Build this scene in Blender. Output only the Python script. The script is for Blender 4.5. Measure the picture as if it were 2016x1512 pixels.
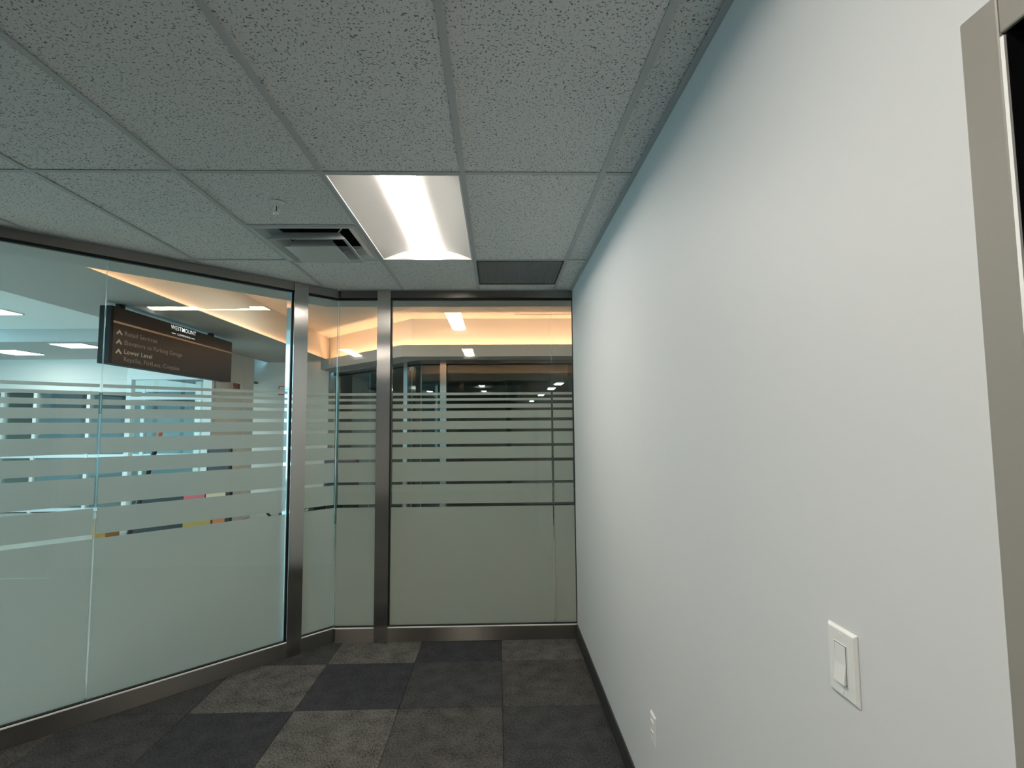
import bpy, bmesh, math, random
from mathutils import Vector, Matrix
random.seed(7)
D = bpy.data
SC = bpy.context.scene
C = SC.collection
for o in list(D.objects): D.objects.remove(o)
S2 = math.sqrt(2.0)

# ------------------------------------------------------------------ camera, sky, exposure
F_PX, YAW, PITCH, ROLL, EYE = 1045.665, .028, .0761, -.0078, 1.6576
cam = D.cameras.new('camera'); cam.sensor_fit = 'HORIZONTAL'; cam.sensor_width = 36
cam.lens = 36*F_PX/2016; cam.clip_start = .02; cam.clip_end = 200
co = D.objects.new('camera', cam); C.objects.link(co)
r = Vector((math.cos(YAW), -math.sin(YAW), 0)); fw = Vector((math.sin(YAW), math.cos(YAW), 0)); up = Vector((0, 0, 1))
fw2 = fw*math.cos(PITCH)+up*math.sin(PITCH); up2 = up*math.cos(PITCH)-fw*math.sin(PITCH)
r2 = r*math.cos(ROLL)+up2*math.sin(ROLL); up3 = up2*math.cos(ROLL)-r*math.sin(ROLL)
M = Matrix((r2, up3, -fw2)).transposed().to_4x4(); M.translation = (0, 0, EYE)
co.matrix_world = M
SC.camera = co

SKY = 4.3            # daylight behind the hall windows
LAMP = 36.0          # troffer lens
COVE = 74.0          # warm strip in the coves
w = D.worlds.new('world'); SC.world = w; w.use_nodes = True
bg = w.node_tree.nodes['Background']; bg.inputs['Color'].default_value = (.40, .80, 1.0, 1); bg.inputs['Strength'].default_value = SKY
def portal(name, loc, rot, sx, sy):
    l = D.lights.new(name, 'AREA'); l.shape = 'RECTANGLE'; l.size = sx; l.size_y = sy; l.cycles.is_portal = True
    o = D.objects.new(name, l); C.objects.link(o); o.location = loc; o.rotation_euler = rot
portal('window_portal', (-10.9, 1.3, 2.9), (0, -math.pi/2, 0), 5.2, 14.8)
vs = SC.view_settings; vs.view_transform = 'Standard'; vs.look = 'None'; vs.gamma = 1; vs.use_curve_mapping = False; vs.exposure = 0.0

# ------------------------------------------------------------------ materials
def mat(name, col, rough=.6, metal=0., spec=.5, emit=None, estr=0.):
    m = D.materials.new(name); m.use_nodes = True
    b = m.node_tree.nodes['Principled BSDF']
    b.inputs['Base Color'].default_value = (*col, 1); b.inputs['Roughness'].default_value = rough
    b.inputs['Metallic'].default_value = metal; b.inputs['Specular IOR Level'].default_value = spec
    if emit: b.inputs['Emission Color'].default_value = (*emit, 1); b.inputs['Emission Strength'].default_value = estr
    return m
def nt(m): return m.node_tree.nodes, m.node_tree.links, m.node_tree.nodes['Principled BSDF']
def noise_bump(m, scale, strength, dist=.002, stretch=(1, 1, 1), detail=3):
    N, L, b = nt(m)
    tc = N.new('ShaderNodeTexCoord'); mp = N.new('ShaderNodeMapping'); mp.inputs['Scale'].default_value = stretch
    n = N.new('ShaderNodeTexNoise'); n.inputs['Scale'].default_value = scale; n.inputs['Detail'].default_value = detail
    bp = N.new('ShaderNodeBump'); bp.inputs['Strength'].default_value = strength; bp.inputs['Distance'].default_value = dist
    L.new(tc.outputs['Object'], mp.inputs['Vector']); L.new(mp.outputs[0], n.inputs['Vector'])
    L.new(n.outputs['Fac'], bp.inputs['Height']); L.new(bp.outputs[0], b.inputs['Normal'])
    return n
def vary(m, c1, c2, scale, detail=4, lo=.4, hi=.6, stretch=(1, 1, 1)):
    N, L, b = nt(m)
    tc = N.new('ShaderNodeTexCoord'); mp = N.new('ShaderNodeMapping'); mp.inputs['Scale'].default_value = stretch
    n = N.new('ShaderNodeTexNoise'); n.inputs['Scale'].default_value = scale; n.inputs['Detail'].default_value = detail
    cr = N.new('ShaderNodeValToRGB'); cr.color_ramp.elements[0].position = lo; cr.color_ramp.elements[1].position = hi
    cr.color_ramp.elements[0].color = (*c1, 1); cr.color_ramp.elements[1].color = (*c2, 1)
    L.new(tc.outputs['Object'], mp.inputs['Vector']); L.new(mp.outputs[0], n.inputs['Vector'])
    L.new(n.outputs['Fac'], cr.inputs['Fac']); L.new(cr.outputs[0], b.inputs['Base Color'])

m_wall = mat('pale_grey_wall_paint', (.68, .685, .68), .55); noise_bump(m_wall, 260, .06, .001)
m_white = mat('white_wall_paint', (.81, .82, .79), .6); noise_bump(m_white, 200, .05, .001)
m_coffer = mat('coffer_paint', (.72, .71, .68), .6); noise_bump(m_coffer, 200, .05, .001)
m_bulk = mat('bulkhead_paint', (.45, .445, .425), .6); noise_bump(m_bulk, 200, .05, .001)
m_tbar = mat('grid_enamel', (.53, .55, .55), .5)
m_trimblk = mat('black_gasket', (.006, .006, .006), .5)
m_black = mat('black_finish', (.012, .012, .014), .35)
m_dark = mat('dark_plenum', (.02, .021, .021), .8)
m_base = mat('charcoal_vinyl', (.035, .034, .032), .38); noise_bump(m_base, 90, .08, .001)
m_taupe = mat('taupe_enamel', (.285, .265, .235), .42); noise_bump(m_taupe, 300, .05, .001)
m_plastic = mat('white_plastic', (.80, .80, .77), .3)
m_screw = mat('screw_metal', (.55, .55, .52), .35, .8)
m_fixwhite = mat('fixture_white_enamel', (.80, .80, .79), .35)
m_wing = mat('reflector_enamel', (.40, .40, .39), .5)
m_vent = mat('register_enamel', (.58, .60, .59), .35)
m_grille = mat('grille_enamel', (.36, .38, .38), .5)
m_chrome = mat('chrome', (.75, .75, .73), .18, 1.)
m_lens = mat('lamp_lens', (.9, .9, .88), .4, emit=(1, .915, .82), estr=LAMP)
m_panelight = mat('flat_panel_lens', (.9, .9, .9), .4, emit=(1, .95, .84), estr=20)
m_down = mat('fill_downlight_lens', (.9, .9, .88), .4, emit=(1, .88, .70), estr=230)
m_cove = mat('cove_strip_lens', (.9, .8, .6), .4, emit=(1, .475, .23), estr=COVE)
m_cove2 = mat('cove_strip_lens_short', (.9, .8, .6), .4, emit=(1, .475, .23), estr=COVE*.21)
m_mallfloor = mat('cream_floor_tile', (.46, .44, .39), .25); noise_bump(m_mallfloor, 6, .02)
m_taupetile = mat('taupe_floor_tile', (.24, .215, .185), .3); noise_bump(m_taupetile, 6, .02)  # tone invented for unseen corridor tiles, to dim bounced light on the film
m_grout = mat('floor_grout', (.30, .28, .25), .7)
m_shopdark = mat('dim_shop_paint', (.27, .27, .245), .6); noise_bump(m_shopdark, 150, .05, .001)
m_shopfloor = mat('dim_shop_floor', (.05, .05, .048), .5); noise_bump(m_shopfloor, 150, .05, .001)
m_alu = mat('white_aluminium', (.80, .82, .82), .35)
m_bluewall = mat('pale_blue_paint', (.50, .62, .68), .6); noise_bump(m_bluewall, 150, .05, .001)
m_brown = mat('brown_paint', (.13, .105, .085), .6); noise_bump(m_brown, 150, .05, .001)

AROT = .0
def steel(name, tangent, rough=.33, aniso=.85, col=(.56, .54, .51)):
    m = mat(name, col, rough, 1.)
    N, L, b = nt(m)
    b.inputs['Anisotropic'].default_value = aniso
    v = N.new('ShaderNodeCombineXYZ'); b.inputs['Anisotropic Rotation'].default_value = AROT
    for i in range(3): v.inputs[i].default_value = tangent[i]
    L.new(v.outputs[0], b.inputs['Tangent'])
    tc = N.new('ShaderNodeTexCoord'); mp = N.new('ShaderNodeMapping')
    mp.inputs['Scale'].default_value = (900, 900, 3) if abs(tangent[2]) < .5 else (3, 3, 900)
    n = N.new('ShaderNodeTexNoise'); n.inputs['Scale'].default_value = 1; n.inputs['Detail'].default_value = 2
    mr = N.new('ShaderNodeMapRange'); mr.inputs['To Min'].default_value = rough*.98; mr.inputs['To Max'].default_value = rough*1.02
    L.new(tc.outputs['Object'], mp.inputs['Vector']); L.new(mp.outputs[0], n.inputs['Vector'])
    L.new(n.outputs['Fac'], mr.inputs['Value']); L.new(mr.outputs[0], b.inputs['Roughness'])
    return m
m_post = steel('brushed_steel_vertical_grain', (1, 0, 0), .22, 1.)
m_post45 = steel('brushed_steel_vertical_grain_angled', (1/S2, 1/S2, 0), .22, 1.)
m_curb = steel('brushed_steel_horizontal_grain', (0, 0, 1), .30, 1., (.26, .243, .222))
m_polish = mat('polished_steel', (.72, .74, .75), .06, 1.)
m_lip = mat('lit_edge_and_strip_white', (.93, .92, .88), .35)  # near-white paints lamplight on the kerb top edge; door strip shares it

def glass_mat(name, tint, refl=.72):
    m = D.materials.new(name); m.use_nodes = True
    N, L = m.node_tree.nodes, m.node_tree.links; N.clear()
    out = N.new('ShaderNodeOutputMaterial'); t = N.new('ShaderNodeBsdfTransparent'); t.inputs['Color'].default_value = (*tint, 1)
    g = N.new('ShaderNodeBsdfGlossy'); g.inputs['Roughness'].default_value = .0; g.inputs['Color'].default_value = (.95, 1, .98, 1)
    f = N.new('ShaderNodeFresnel'); f.inputs['IOR'].default_value = 1.5
    mx = N.new('ShaderNodeMixShader')
    # the pane is a closed box: reflect at the entering face only, as a thin sheet would
    ge = N.new('ShaderNodeNewGeometry'); inv = N.new('ShaderNodeMath'); inv.operation = 'SUBTRACT'; inv.inputs[0].default_value = 1
    mul = N.new('ShaderNodeMath'); mul.operation = 'MULTIPLY'; m2 = N.new('ShaderNodeMath'); m2.operation = 'MULTIPLY'; m2.inputs[1].default_value = refl
    L.new(ge.outputs['Backfacing'], inv.inputs[1]); L.new(f.outputs[0], m2.inputs[0]); L.new(m2.outputs[0], mul.inputs[0]); L.new(inv.outputs[0], mul.inputs[1])
    L.new(mul.outputs[0], mx.inputs['Fac']); L.new(t.outputs[0], mx.inputs[1]); L.new(g.outputs[0], mx.inputs[2]); L.new(mx.outputs[0], out.inputs['Surface'])
    return m
m_glass = glass_mat('clear_green_tinted_glass', (.905, .952, .94))
m_glass2 = glass_mat('double_glazing', (.86, .92, .90), 2.4)
m_glassedge = mat('glass_edge', (.35, .55, .52), .15, 0., .8)
def film_mat():
    m = D.materials.new('frosted_film'); m.use_nodes = True
    N, L = m.node_tree.nodes, m.node_tree.links; N.clear()
    out = N.new('ShaderNodeOutputMaterial'); d = N.new('ShaderNodeBsdfDiffuse'); d.inputs['Color'].default_value = (.62, .615, .57, 1)
    t = N.new('ShaderNodeBsdfTranslucent'); t.inputs['Color'].default_value = (.56, .585, .575, 1)
    rf = N.new('ShaderNodeBsdfRefraction'); rf.inputs['Color'].default_value = (.64, .66, .65, 1); rf.inputs['Roughness'].default_value = 1.0; rf.inputs['IOR'].default_value = 1.22
    m0 = N.new('ShaderNodeMixShader'); m0.inputs['Fac'].default_value = .7
    mx = N.new('ShaderNodeMixShader'); mx.inputs['Fac'].default_value = .43
    L.new(t.outputs[0], m0.inputs[1]); L.new(rf.outputs[0], m0.inputs[2])
    L.new(d.outputs[0], mx.inputs[1]); L.new(m0.outputs[0], mx.inputs[2]); L.new(mx.outputs[0], out.inputs['Surface'])
    return m
m_film = film_mat()

def ceiling_mat():
    m = mat('fissured_mineral_tile', (.70, .71, .69), .9, 0, .2)
    N, L, b = nt(m)
    tc = N.new('ShaderNodeTexCoord'); oi = N.new('ShaderNodeObjectInfo'); ad = N.new('ShaderNodeVectorMath'); ad.operation = 'ADD'
    L.new(tc.outputs['Object'], ad.inputs[0]); L.new(oi.outputs['Random'], ad.inputs[1])
    wp = N.new('ShaderNodeTexNoise'); wp.inputs['Scale'].default_value = 60; wp.inputs['Detail'].default_value = 2
    sc = N.new('ShaderNodeVectorMath'); sc.operation = 'SCALE'; sc.inputs['Scale'].default_value = .012
    a2 = N.new('ShaderNodeVectorMath'); a2.operation = 'ADD'
    L.new(ad.outputs[0], wp.inputs['Vector']); L.new(wp.outputs['Color'], sc.inputs[0]); L.new(ad.outputs[0], a2.inputs[0]); L.new(sc.outputs[0], a2.inputs[1])
    n = N.new('ShaderNodeTexNoise'); n.inputs['Scale'].default_value = 135; n.inputs['Detail'].default_value = 1.5; n.inputs['Roughness'].default_value = .5
    L.new(a2.outputs[0], n.inputs['Vector'])
    cr = N.new('ShaderNodeValToRGB'); cr.color_ramp.elements[0].position = .35; cr.color_ramp.elements[1].position = .405
    cr.color_ramp.elements[0].color = (.25, .26, .25, 1); cr.color_ramp.elements[1].color = (.81, .81, .795, 1)
    fn = N.new('ShaderNodeTexNoise'); fn.inputs['Scale'].default_value = 420; fn.inputs['Detail'].default_value = 2
    L.new(ad.outputs[0], fn.inputs['Vector'])
    mr = N.new('ShaderNodeMapRange'); mr.inputs['To Min'].default_value = .82; mr.inputs['To Max'].default_value = 1.14
    L.new(fn.outputs['Fac'], mr.inputs['Value'])
    mm = N.new('ShaderNodeVectorMath'); mm.operation = 'SCALE'
    L.new(n.outputs['Fac'], cr.inputs['Fac']); L.new(cr.outputs[0], mm.inputs[0]); L.new(mr.outputs[0], mm.inputs['Scale']); L.new(mm.outputs[0], b.inputs['Base Color'])
    bp = N.new('ShaderNodeBump'); bp.inputs['Strength'].default_value = .5; bp.inputs['Distance'].default_value = .003
    L.new(cr.outputs[0], bp.inputs['Height']); L.new(bp.outputs[0], b.inputs['Normal'])
    return m
m_tile = ceiling_mat()
def carpet_mat(name, c1, c2, stretch):
    m = mat(name, c1, .95, 0, .1)
    N, L, b = nt(m)
    tc = N.new('ShaderNodeTexCoord'); mp = N.new('ShaderNodeMapping'); mp.inputs['Scale'].default_value = stretch; mp.inputs['Rotation'].default_value = (0, 0, .35)
    n = N.new('ShaderNodeTexNoise'); n.inputs['Scale'].default_value = 120; n.inputs['Detail'].default_value = 4; n.inputs['Roughness'].default_value = .7
    big = N.new('ShaderNodeTexNoise'); big.inputs['Scale'].default_value = 9; big.inputs['Detail'].default_value = 3
    mx = N.new('ShaderNodeMath'); mx.operation = 'MULTIPLY_ADD'; mx.inputs[1].default_value = .35
    cr = N.new('ShaderNodeValToRGB'); cr.color_ramp.elements[0].position = .50; cr.color_ramp.elements[1].position = .84
    cr.color_ramp.elements[0].color = (*c1, 1); cr.color_ramp.elements[1].color = (*c2, 1)
    L.new(tc.outputs['Object'], mp.inputs['Vector']); L.new(mp.outputs[0], n.inputs['Vector']); L.new(tc.outputs['Object'], big.inputs['Vector'])
    L.new(big.outputs['Fac'], mx.inputs[0]); L.new(n.outputs['Fac'], mx.inputs[2]); L.new(mx.outputs[0], cr.inputs['Fac']); L.new(cr.outputs[0], b.inputs['Base Color'])
    bp = N.new('ShaderNodeBump'); bp.inputs['Strength'].default_value = .8; bp.inputs['Distance'].default_value = .006
    L.new(n.outputs['Fac'], bp.inputs['Height']); L.new(bp.outputs[0], b.inputs['Normal'])
    return m
CARP = {'l': carpet_mat('carpet_light_grey', (.036, .036, .033), (.185, .180, .166), (1, .55, 1)),
        'm': carpet_mat('carpet_mid_grey', (.031, .031, .029), (.130, .126, .117), (.6, 1, 1)),
        'd': carpet_mat('carpet_dark_grey', (.029, .030, .031), (.088, .089, .088), (1, .6, 1)),
        'b': carpet_mat('carpet_charcoal_blue', (.025, .026, .029), (.066, .067, .074), (.6, 1, 1))}

# ------------------------------------------------------------------ mesh helpers
def B(): return bmesh.new()
def prism(bm, poly, z0, z1):
    lo = [bm.verts.new((x, y, z0)) for x, y in poly]; hi = [bm.verts.new((x, y, z1)) for x, y in poly]
    n = len(poly); bm.faces.new(hi); bm.faces.new(lo[::-1])
    for i in range(n): bm.faces.new((lo[i], lo[(i+1) % n], hi[(i+1) % n], hi[i]))
def box(bm, x0, x1, y0, y1, z0, z1): prism(bm, [(x0, y0), (x1, y0), (x1, y1), (x0, y1)], z0, z1)
def quad(bm, pts): bm.faces.new([bm.verts.new(p) for p in pts])
def cyl(bm, c, r0, r1, z0, z1, n=20):
    prev = None
    a = [bm.verts.new((c[0]+r0*math.cos(2*math.pi*i/n), c[1]+r0*math.sin(2*math.pi*i/n), z0)) for i in range(n)]
    b = [bm.verts.new((c[0]+r1*math.cos(2*math.pi*i/n), c[1]+r1*math.sin(2*math.pi*i/n), z1)) for i in range(n)]
    bm.faces.new(a[::-1]); bm.faces.new(b)
    for i in range(n): bm.faces.new((a[i], a[(i+1) % n], b[(i+1) % n], b[i]))
def rod(bm, p, q, rad, n=8):
    p, q = Vector(p), Vector(q); d = (q-p).normalized(); u = d.orthogonal().normalized(); v = d.cross(u)
    a = [bm.verts.new(p+u*rad*math.cos(2*math.pi*i/n)+v*rad*math.sin(2*math.pi*i/n)) for i in range(n)]
    b = [bm.verts.new(q+u*rad*math.cos(2*math.pi*i/n)+v*rad*math.sin(2*math.pi*i/n)) for i in range(n)]
    bm.faces.new(a[::-1]); bm.faces.new(b)
    for i in range(n): bm.faces.new((a[i], a[(i+1) % n], b[(i+1) % n], b[i]))
def obj(name, bm, m, parent=None, bevel=0, seg=2, smooth=False, recalc=True):
    if recalc: bmesh.ops.recalc_face_normals(bm, faces=bm.faces[:])
    me = D.meshes.new(name); bm.to_mesh(me); bm.free()
    for x in (m if isinstance(m, (list, tuple)) else [m]): me.materials.append(x)
    if smooth:
        for p in me.polygons: p.use_smooth = True
    o = D.objects.new(name, me); C.objects.link(o)
    if parent is not None:
        o.parent = parent; o.matrix_parent_inverse = Matrix.Translation(-Vector(parent.location)) if parent.location.length else Matrix.Identity(4)
    if bevel:
        b = o.modifiers.new('bevel', 'BEVEL'); b.width = bevel; b.segments = seg; b.limit_method = 'ANGLE'; b.harden_normals = False
    return o
def tag(o, label, cat, group=None, kind=None):
    o['label'] = label; o['category'] = cat
    if group: o['group'] = group
    if kind: o['kind'] = kind
    return o
def empty(name, loc, label, cat, group=None, kind=None):
    o = D.objects.new(name, None); C.objects.link(o); o.location = loc; o.empty_display_size = .1
    return tag(o, label, cat, group, kind)
def struct(name, bm, m, label, cat, **k):
    return tag(obj(name, bm, m, **k), label, cat, kind='structure')
def copy_tree(o, off, label, group=None, parent=None):
    c = o.copy(); C.objects.link(c)
    if parent is None:
        c.location = Vector(o.location)+Vector(off); c['label'] = label
        if group: c['group'] = group
    else: c.parent = parent; c.matrix_parent_inverse = o.matrix_parent_inverse.copy()
    for ch in list(o.children): copy_tree(ch, off, None, None, c)
    return c
def clip(poly, a, b, c):          # keep a*x+b*y<=c
    out = []
    for i in range(len(poly)):
        p, q = poly[i], poly[(i+1) % len(poly)]; fp, fq = a*p[0]+b*p[1]-c, a*q[0]+b*q[1]-c
        if fp <= 0: out.append(p)
        if fp*fq < 0: t = fp/(fp-fq); out.append((p[0]+t*(q[0]-p[0]), p[1]+t*(q[1]-p[1])))
    return out
def area(p): return abs(sum(p[i][0]*p[(i+1) % len(p)][1]-p[(i+1) % len(p)][0]*p[i][1] for i in range(len(p))))/2

# ------------------------------------------------------------------ layout numbers (metres)
CZ = 2.742                       # office ceiling
WX = .614                        # right wall face
XL, YB = -4.25, -5.0             # room limits behind the camera
CD, CDG, CDP = 5.515, 5.545, 5.495   # y-x of kerb face, glass, post face on the angled glazing
YC, YG, YP = 4.237, 4.26, 4.220      # same on the straight glazing
AX = -1.2531; AYg = YG
W = .6096; GX = -.1451; GY = 2.2277
def dg(t, c):                    # point at distance t along the angled glazing from the corner line, on plane y-x=c
    x0 = AX-.0; y0 = x0+CD
    n = (c-CD)/2                 # shift along (-1,1)
    return (x0-t/S2-n, y0-t/S2+n)
TEND = (AX-XL)*S2

# ------------------------------------------------------------------ room shell
fl = struct('floor', (lambda bm: (prism(bm, [(XL, YB), (WX+.02, YB), (WX+.02, 4.26), (-1.27, 4.26), (XL, XL+5.53)], -.05, -.006), bm)[1])(B()), m_dark,
            'office floor under grey carpet tiles in a staggered patchwork of light and dark', 'floor')
FX, FY = .022, 3.879
tone = {(0, -1): 'l', (-1, -1): 'b', (-2, -1): 'l', (-3, -1): 'd', (0, 0): 'm', (-1, 0): 'd', (-2, 0): 'b', (-3, 0): 'l', (-4, 0): 'd',
        (0, 1): 'd', (-1, 1): 'm', (-2, 1): 'l', (-3, 1): 'b', (-4, 1): 'd', (-5, 1): 'm', (0, 2): 'm', (-1, 2): 'd', (-2, 2): 'm', (-3, 2): 'l', (-4, 2): 'b', (-5, 2): 'l'}
for k in range(-7, 1):
    for rr in range(-1, 15):
        y1 = FY-rr*W; p = [(FX+k*W+.0012, y1-W+.0012), (FX+(k+1)*W-.0012, y1-W+.0012), (FX+(k+1)*W-.0012, y1-.0012), (FX+k*W+.0012, y1-.0012)]
        p = clip(p, 1, 0, WX+.01); p = clip(p, -1, 0, -XL); p = clip(p, 0, 1, 4.25); p = clip(p, -1, 1, 5.54)
        if len(p) < 3 or area(p) < .002: continue
        bm = B(); prism(bm, p, -.006, random.uniform(-.0008, .0004))
        obj('carpet_tile', bm, CARP[tone.get((k, rr), random.choice('lmdb'))], fl, bevel=.0025, seg=1)

bm = B()                         # right wall with the doorway
DY0, DY1, DZ = -.36, .575, 2.11
box(bm, WX, WX+.14, DY1+.02, YG+.0, 0, 3.0); box(bm, WX, WX+.14, YB, DY0-.02, 0, 3.0); box(bm, WX, WX+.14, DY0-.02, DY1+.02, DZ+.02, 3.0)
struct('wall_right', bm, m_wall, 'long smooth pale grey painted wall on the right of the office', 'wall')
bm = B(); box(bm, XL-.1, WX+.14, YB-.1, YB, 0, 3.0); struct('wall_back', bm, m_wall, 'pale grey office wall behind the viewer, seen only in reflections', 'wall')
bm = B(); box(bm, XL-.1, XL, YB, XL+5.5, 0, 3.2); struct('wall_left', bm, m_wall, 'pale grey office wall far left beyond the angled glazing', 'wall')
bm = B(); box(bm, WX-.009, WX, DY1+.06, YC, 0, .109); box(bm, WX-.016, WX-.009, DY1+.06, YC, 0, .012); box(bm, WX-.009, WX, YB, DY0-.06, 0, .109)
struct('baseboard_right', bm, m_base, 'dark charcoal vinyl cove base along the foot of the pale grey wall', 'baseboard', bevel=.002)

# door
dr = empty('door_1', (WX, .1, 0), 'taupe painted steel door frame at the right edge of the pale wall', 'door', kind='structure')
bm = B()
for s in (1, -1):
    ya, yb = (DY1, DY1+.051) if s > 0 else (DY0-.051, DY0)
    box(bm, WX-.022, WX+.005, ya, yb, 0, DZ+.051)
box(bm, WX-.022, WX+.005, DY0, DY1, DZ, DZ+.051)
obj('casing', bm, m_taupe, dr, bevel=.003)
m_jamb = mat('black_rebate', (.010, .010, .011), .8, 0, .1)
bm = B(); box(bm, WX-.018, WX+.14, DY1-.005, DY1+.02, 0, DZ); box(bm, WX-.018, WX+.14, DY0-.02, DY0, 0, DZ); box(bm, WX-.018, WX+.14, DY0, DY1, DZ, DZ+.02)
obj('jamb', bm, m_jamb, dr)
bm = B(); box(bm, WX-.0222, WX-.019, DY1-.005, DY1-.0003, 0, DZ-.004); obj('weather_strip', bm, m_lip, dr)
bm = B(); box(bm, WX+.012, WX+.056, DY0+.004, DY1-.007, .008, DZ-.004); lf = obj('door_leaf', bm, mat('black_door_paint', (.007, .007, .009), .85, 0, .08), dr, bevel=.002); lf['label'] = 'near black door leaf'

# ------------------------------------------------------------------ suspended ceiling
ce = struct('ceiling', (lambda bm: (prism(bm, [(XL, YB), (WX+.14, YB), (WX+.14, 4.30), (-1.29, 4.30), (XL, XL+5.58)], 2.96, 3.0), bm)[1])(B()), m_dark,
            'suspended office ceiling of fissured mineral tiles in a white metal grid', 'ceiling')
def inroom(p, m=0.):
    p = clip(p, 1, 0, WX-m); p = clip(p, -1, 0, -XL); p = clip(p, 0, 1, YC-m); p = clip(p, 0, -1, -YB); return clip(p, -1, 1, CD-m*S2)
LIGHTS = [(-1, 0), (-1, -4)] ; L2 = [(-4, -4), (-4, -8)]       # (column, row in half tiles) of 2x4 troffers
cells = []
for k in range(-7, 2):
    for j in range(-6, 2):
        r0 = j*2; x0, x1 = GX+k*W, GX+(k+1)*W
        segs = [(r0, r0+2)]
        if (k, r0) in LIGHTS or (k, r0) in L2: segs = []
        if k == -2 and r0 == 0: segs = [(0, 1)]
        if k == 0 and r0 == 2: segs = [(3, 4)]
        for a, b in segs: cells.append((x0, x1, GY+a*W, GY+b*W))
for x0, x1, y0, y1 in cells:
    p = inroom([(x0+.004, y0+.004), (x1-.004, y0+.004), (x1-.004, y1-.004), (x0+.004, y1-.004)], .006)
    if len(p) < 3 or area(p) < .003: continue
    bm = B(); prism(bm, p, CZ+.0035+random.uniform(0, .001), CZ+.018); obj('ceiling_tile', bm, m_tile, ce)
T = .012
for k in range(-7, 3):
    x = GX+k*W; p = inroom([(x-T, YB), (x+T, YB), (x+T, 4.4), (x-T, 4.4)], .0)
    if len(p) < 3 or area(p) < .003: continue
    bm = B(); prism(bm, p, CZ, CZ+.002); q = inroom([(x-.0015, YB), (x+.0015, YB), (x+.0015, 4.4), (x-.0015, 4.4)], .01)
    if len(q) >= 3: prism(bm, q, CZ+.002, CZ+.04)
    obj('main_runner', bm, m_tbar, ce)
tees = [(k, r0) for k in range(-7, 2) for r0 in range(-12, 4, 2)]+[(-2, 1), (0, 3)]
for k, rr in tees:
    y = GY+rr*W; p = inroom([(GX+k*W+T, y-T), (GX+(k+1)*W-T, y-T), (GX+(k+1)*W-T, y+T), (GX+k*W+T, y+T)], 0)
    if len(p) < 3 or area(p) < .0015: continue
    bm = B(); prism(bm, p, CZ+.0003, CZ+.002); obj('cross_tee', bm, m_tbar, ce)
bm = B(); box(bm, WX-.022, WX, YB, YC, CZ-.0015, CZ); box(bm, WX-.0015, WX, YB, YC, CZ, CZ+.022); obj('wall_angle', bm, m_tbar, ce)
bm = B(); prism(bm, [(AX, YC-.02), (WX-.022, YC-.02), (WX-.022, YC), (AX, YC)], CZ-.0012, CZ+.0005); obj('wall_angle', bm, m_tbar, ce)
bm = B(); prism(bm, [dg(0, CD), dg(TEND, CD), dg(TEND, CD-.03), dg(0, CD-.03)], CZ-.0012, CZ+.0005); obj('wall_angle', bm, m_tbar, ce)

# ------------------------------------------------------------------ troffers
def troffer(k, rr, label):
    cx, cy = GX+(k+.5)*W, GY+(rr+1)*W
    hx, hy = W/2-T, W-T
    t = empty('ceiling_light', (cx, cy, CZ), label, 'light', 'recessed ceiling lights with a rounded lens')
    bm = B()                                                    # outer pan
    for a in (-1, 1):
        box(bm, cx+a*hx-.002, cx+a*hx+.002, cy-hy, cy+hy, CZ+.002, CZ+.10)
        box(bm, cx-hx, cx+hx, cy+a*hy-.002, cy+a*hy+.002, CZ+.002, CZ+.10)
    box(bm, cx-hx, cx+hx, cy-hy, cy+hy, CZ+.098, CZ+.10)
    obj('housing', bm, m_fixwhite, t)
    bm = B(); e = .007
    for a in (-1, 1):
        box(bm, min(cx+a*hx, cx+a*(hx-e)), max(cx+a*hx, cx+a*(hx-e)), cy-hy, cy+hy, CZ-.001, CZ+.004)
        box(bm, cx-hx+e, cx+hx-e, min(cy+a*hy, cy+a*(hy-e)), max(cy+a*hy, cy+a*(hy-e)), CZ-.001, CZ+.004)
    obj('frame', bm, m_fixwhite, t)
    lw = .082
    for a in (-1, 1):                                           # curved wings
        bm = B(); pr = []
        for i in range(9):
            u = i/8; x = hx-e-u*(hx-e-lw); z = CZ+.003+.058*math.sin(u*math.pi/2)
            pr.append((x, z))
        v = [[bm.verts.new((cx+a*x, yy, z)) for x, z in pr] for yy in (cy-hy+e, cy+hy-e)]
        for i in range(8): bm.faces.new((v[0][i], v[0][i+1], v[1][i+1], v[1][i]))
        obj('wing_reflector', bm, m_wing, t, smooth=True, recalc=False)
    for a in (-1, 1):                                           # end plates
        y = cy+a*(hy-e)
        for s in (-1, 1):
            bm = B(); pts = [(cx+s*(hx-e), y, CZ+.003)]+[(cx+s*(hx-e-u/8*(hx-e-lw)), y, CZ+.003+.058*math.sin(u/8*math.pi/2)) for u in range(1, 9)]+[(cx+s*lw, y-a*.012, CZ+.003)]
            bm.faces.new([bm.verts.new(p) for p in pts]); obj('end_plate', bm, m_fixwhite, t)
    bm = B(); n = 14; ys = (cy-hy+e+.004, cy+hy-e-.012)
    prof = [(lw*math.cos(math.pi*i/n), CZ+.056-.024*math.sin(math.pi*i/n)) for i in range(n+1)]
    v = [[bm.verts.new((cx+x, yy, z)) for x, z in prof] for yy in ys]
    for i in range(n): bm.faces.new((v[0][i], v[0][i+1], v[1][i+1], v[1][i]))
    for q in v: bm.faces.new(q)
    lens = obj('lens', bm, m_lens, t); lens['label'] = 'glowing rounded lens'
    return t
t0 = troffer(-1, 0, 'glowing recessed ceiling light with rounded lens, in the tile grid beside the air register')
def other(k, rr, label):
    return copy_tree(t0, ((k+1)*W, rr*W, 0), label, 'recessed ceiling lights with a rounded lens')
other(-1, -4, 'recessed ceiling light just above the viewer, seen only mirrored in the far glass')
other(-4, -4, 'recessed ceiling light left of the viewer, mirrored small in the narrow glass pane')
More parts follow.
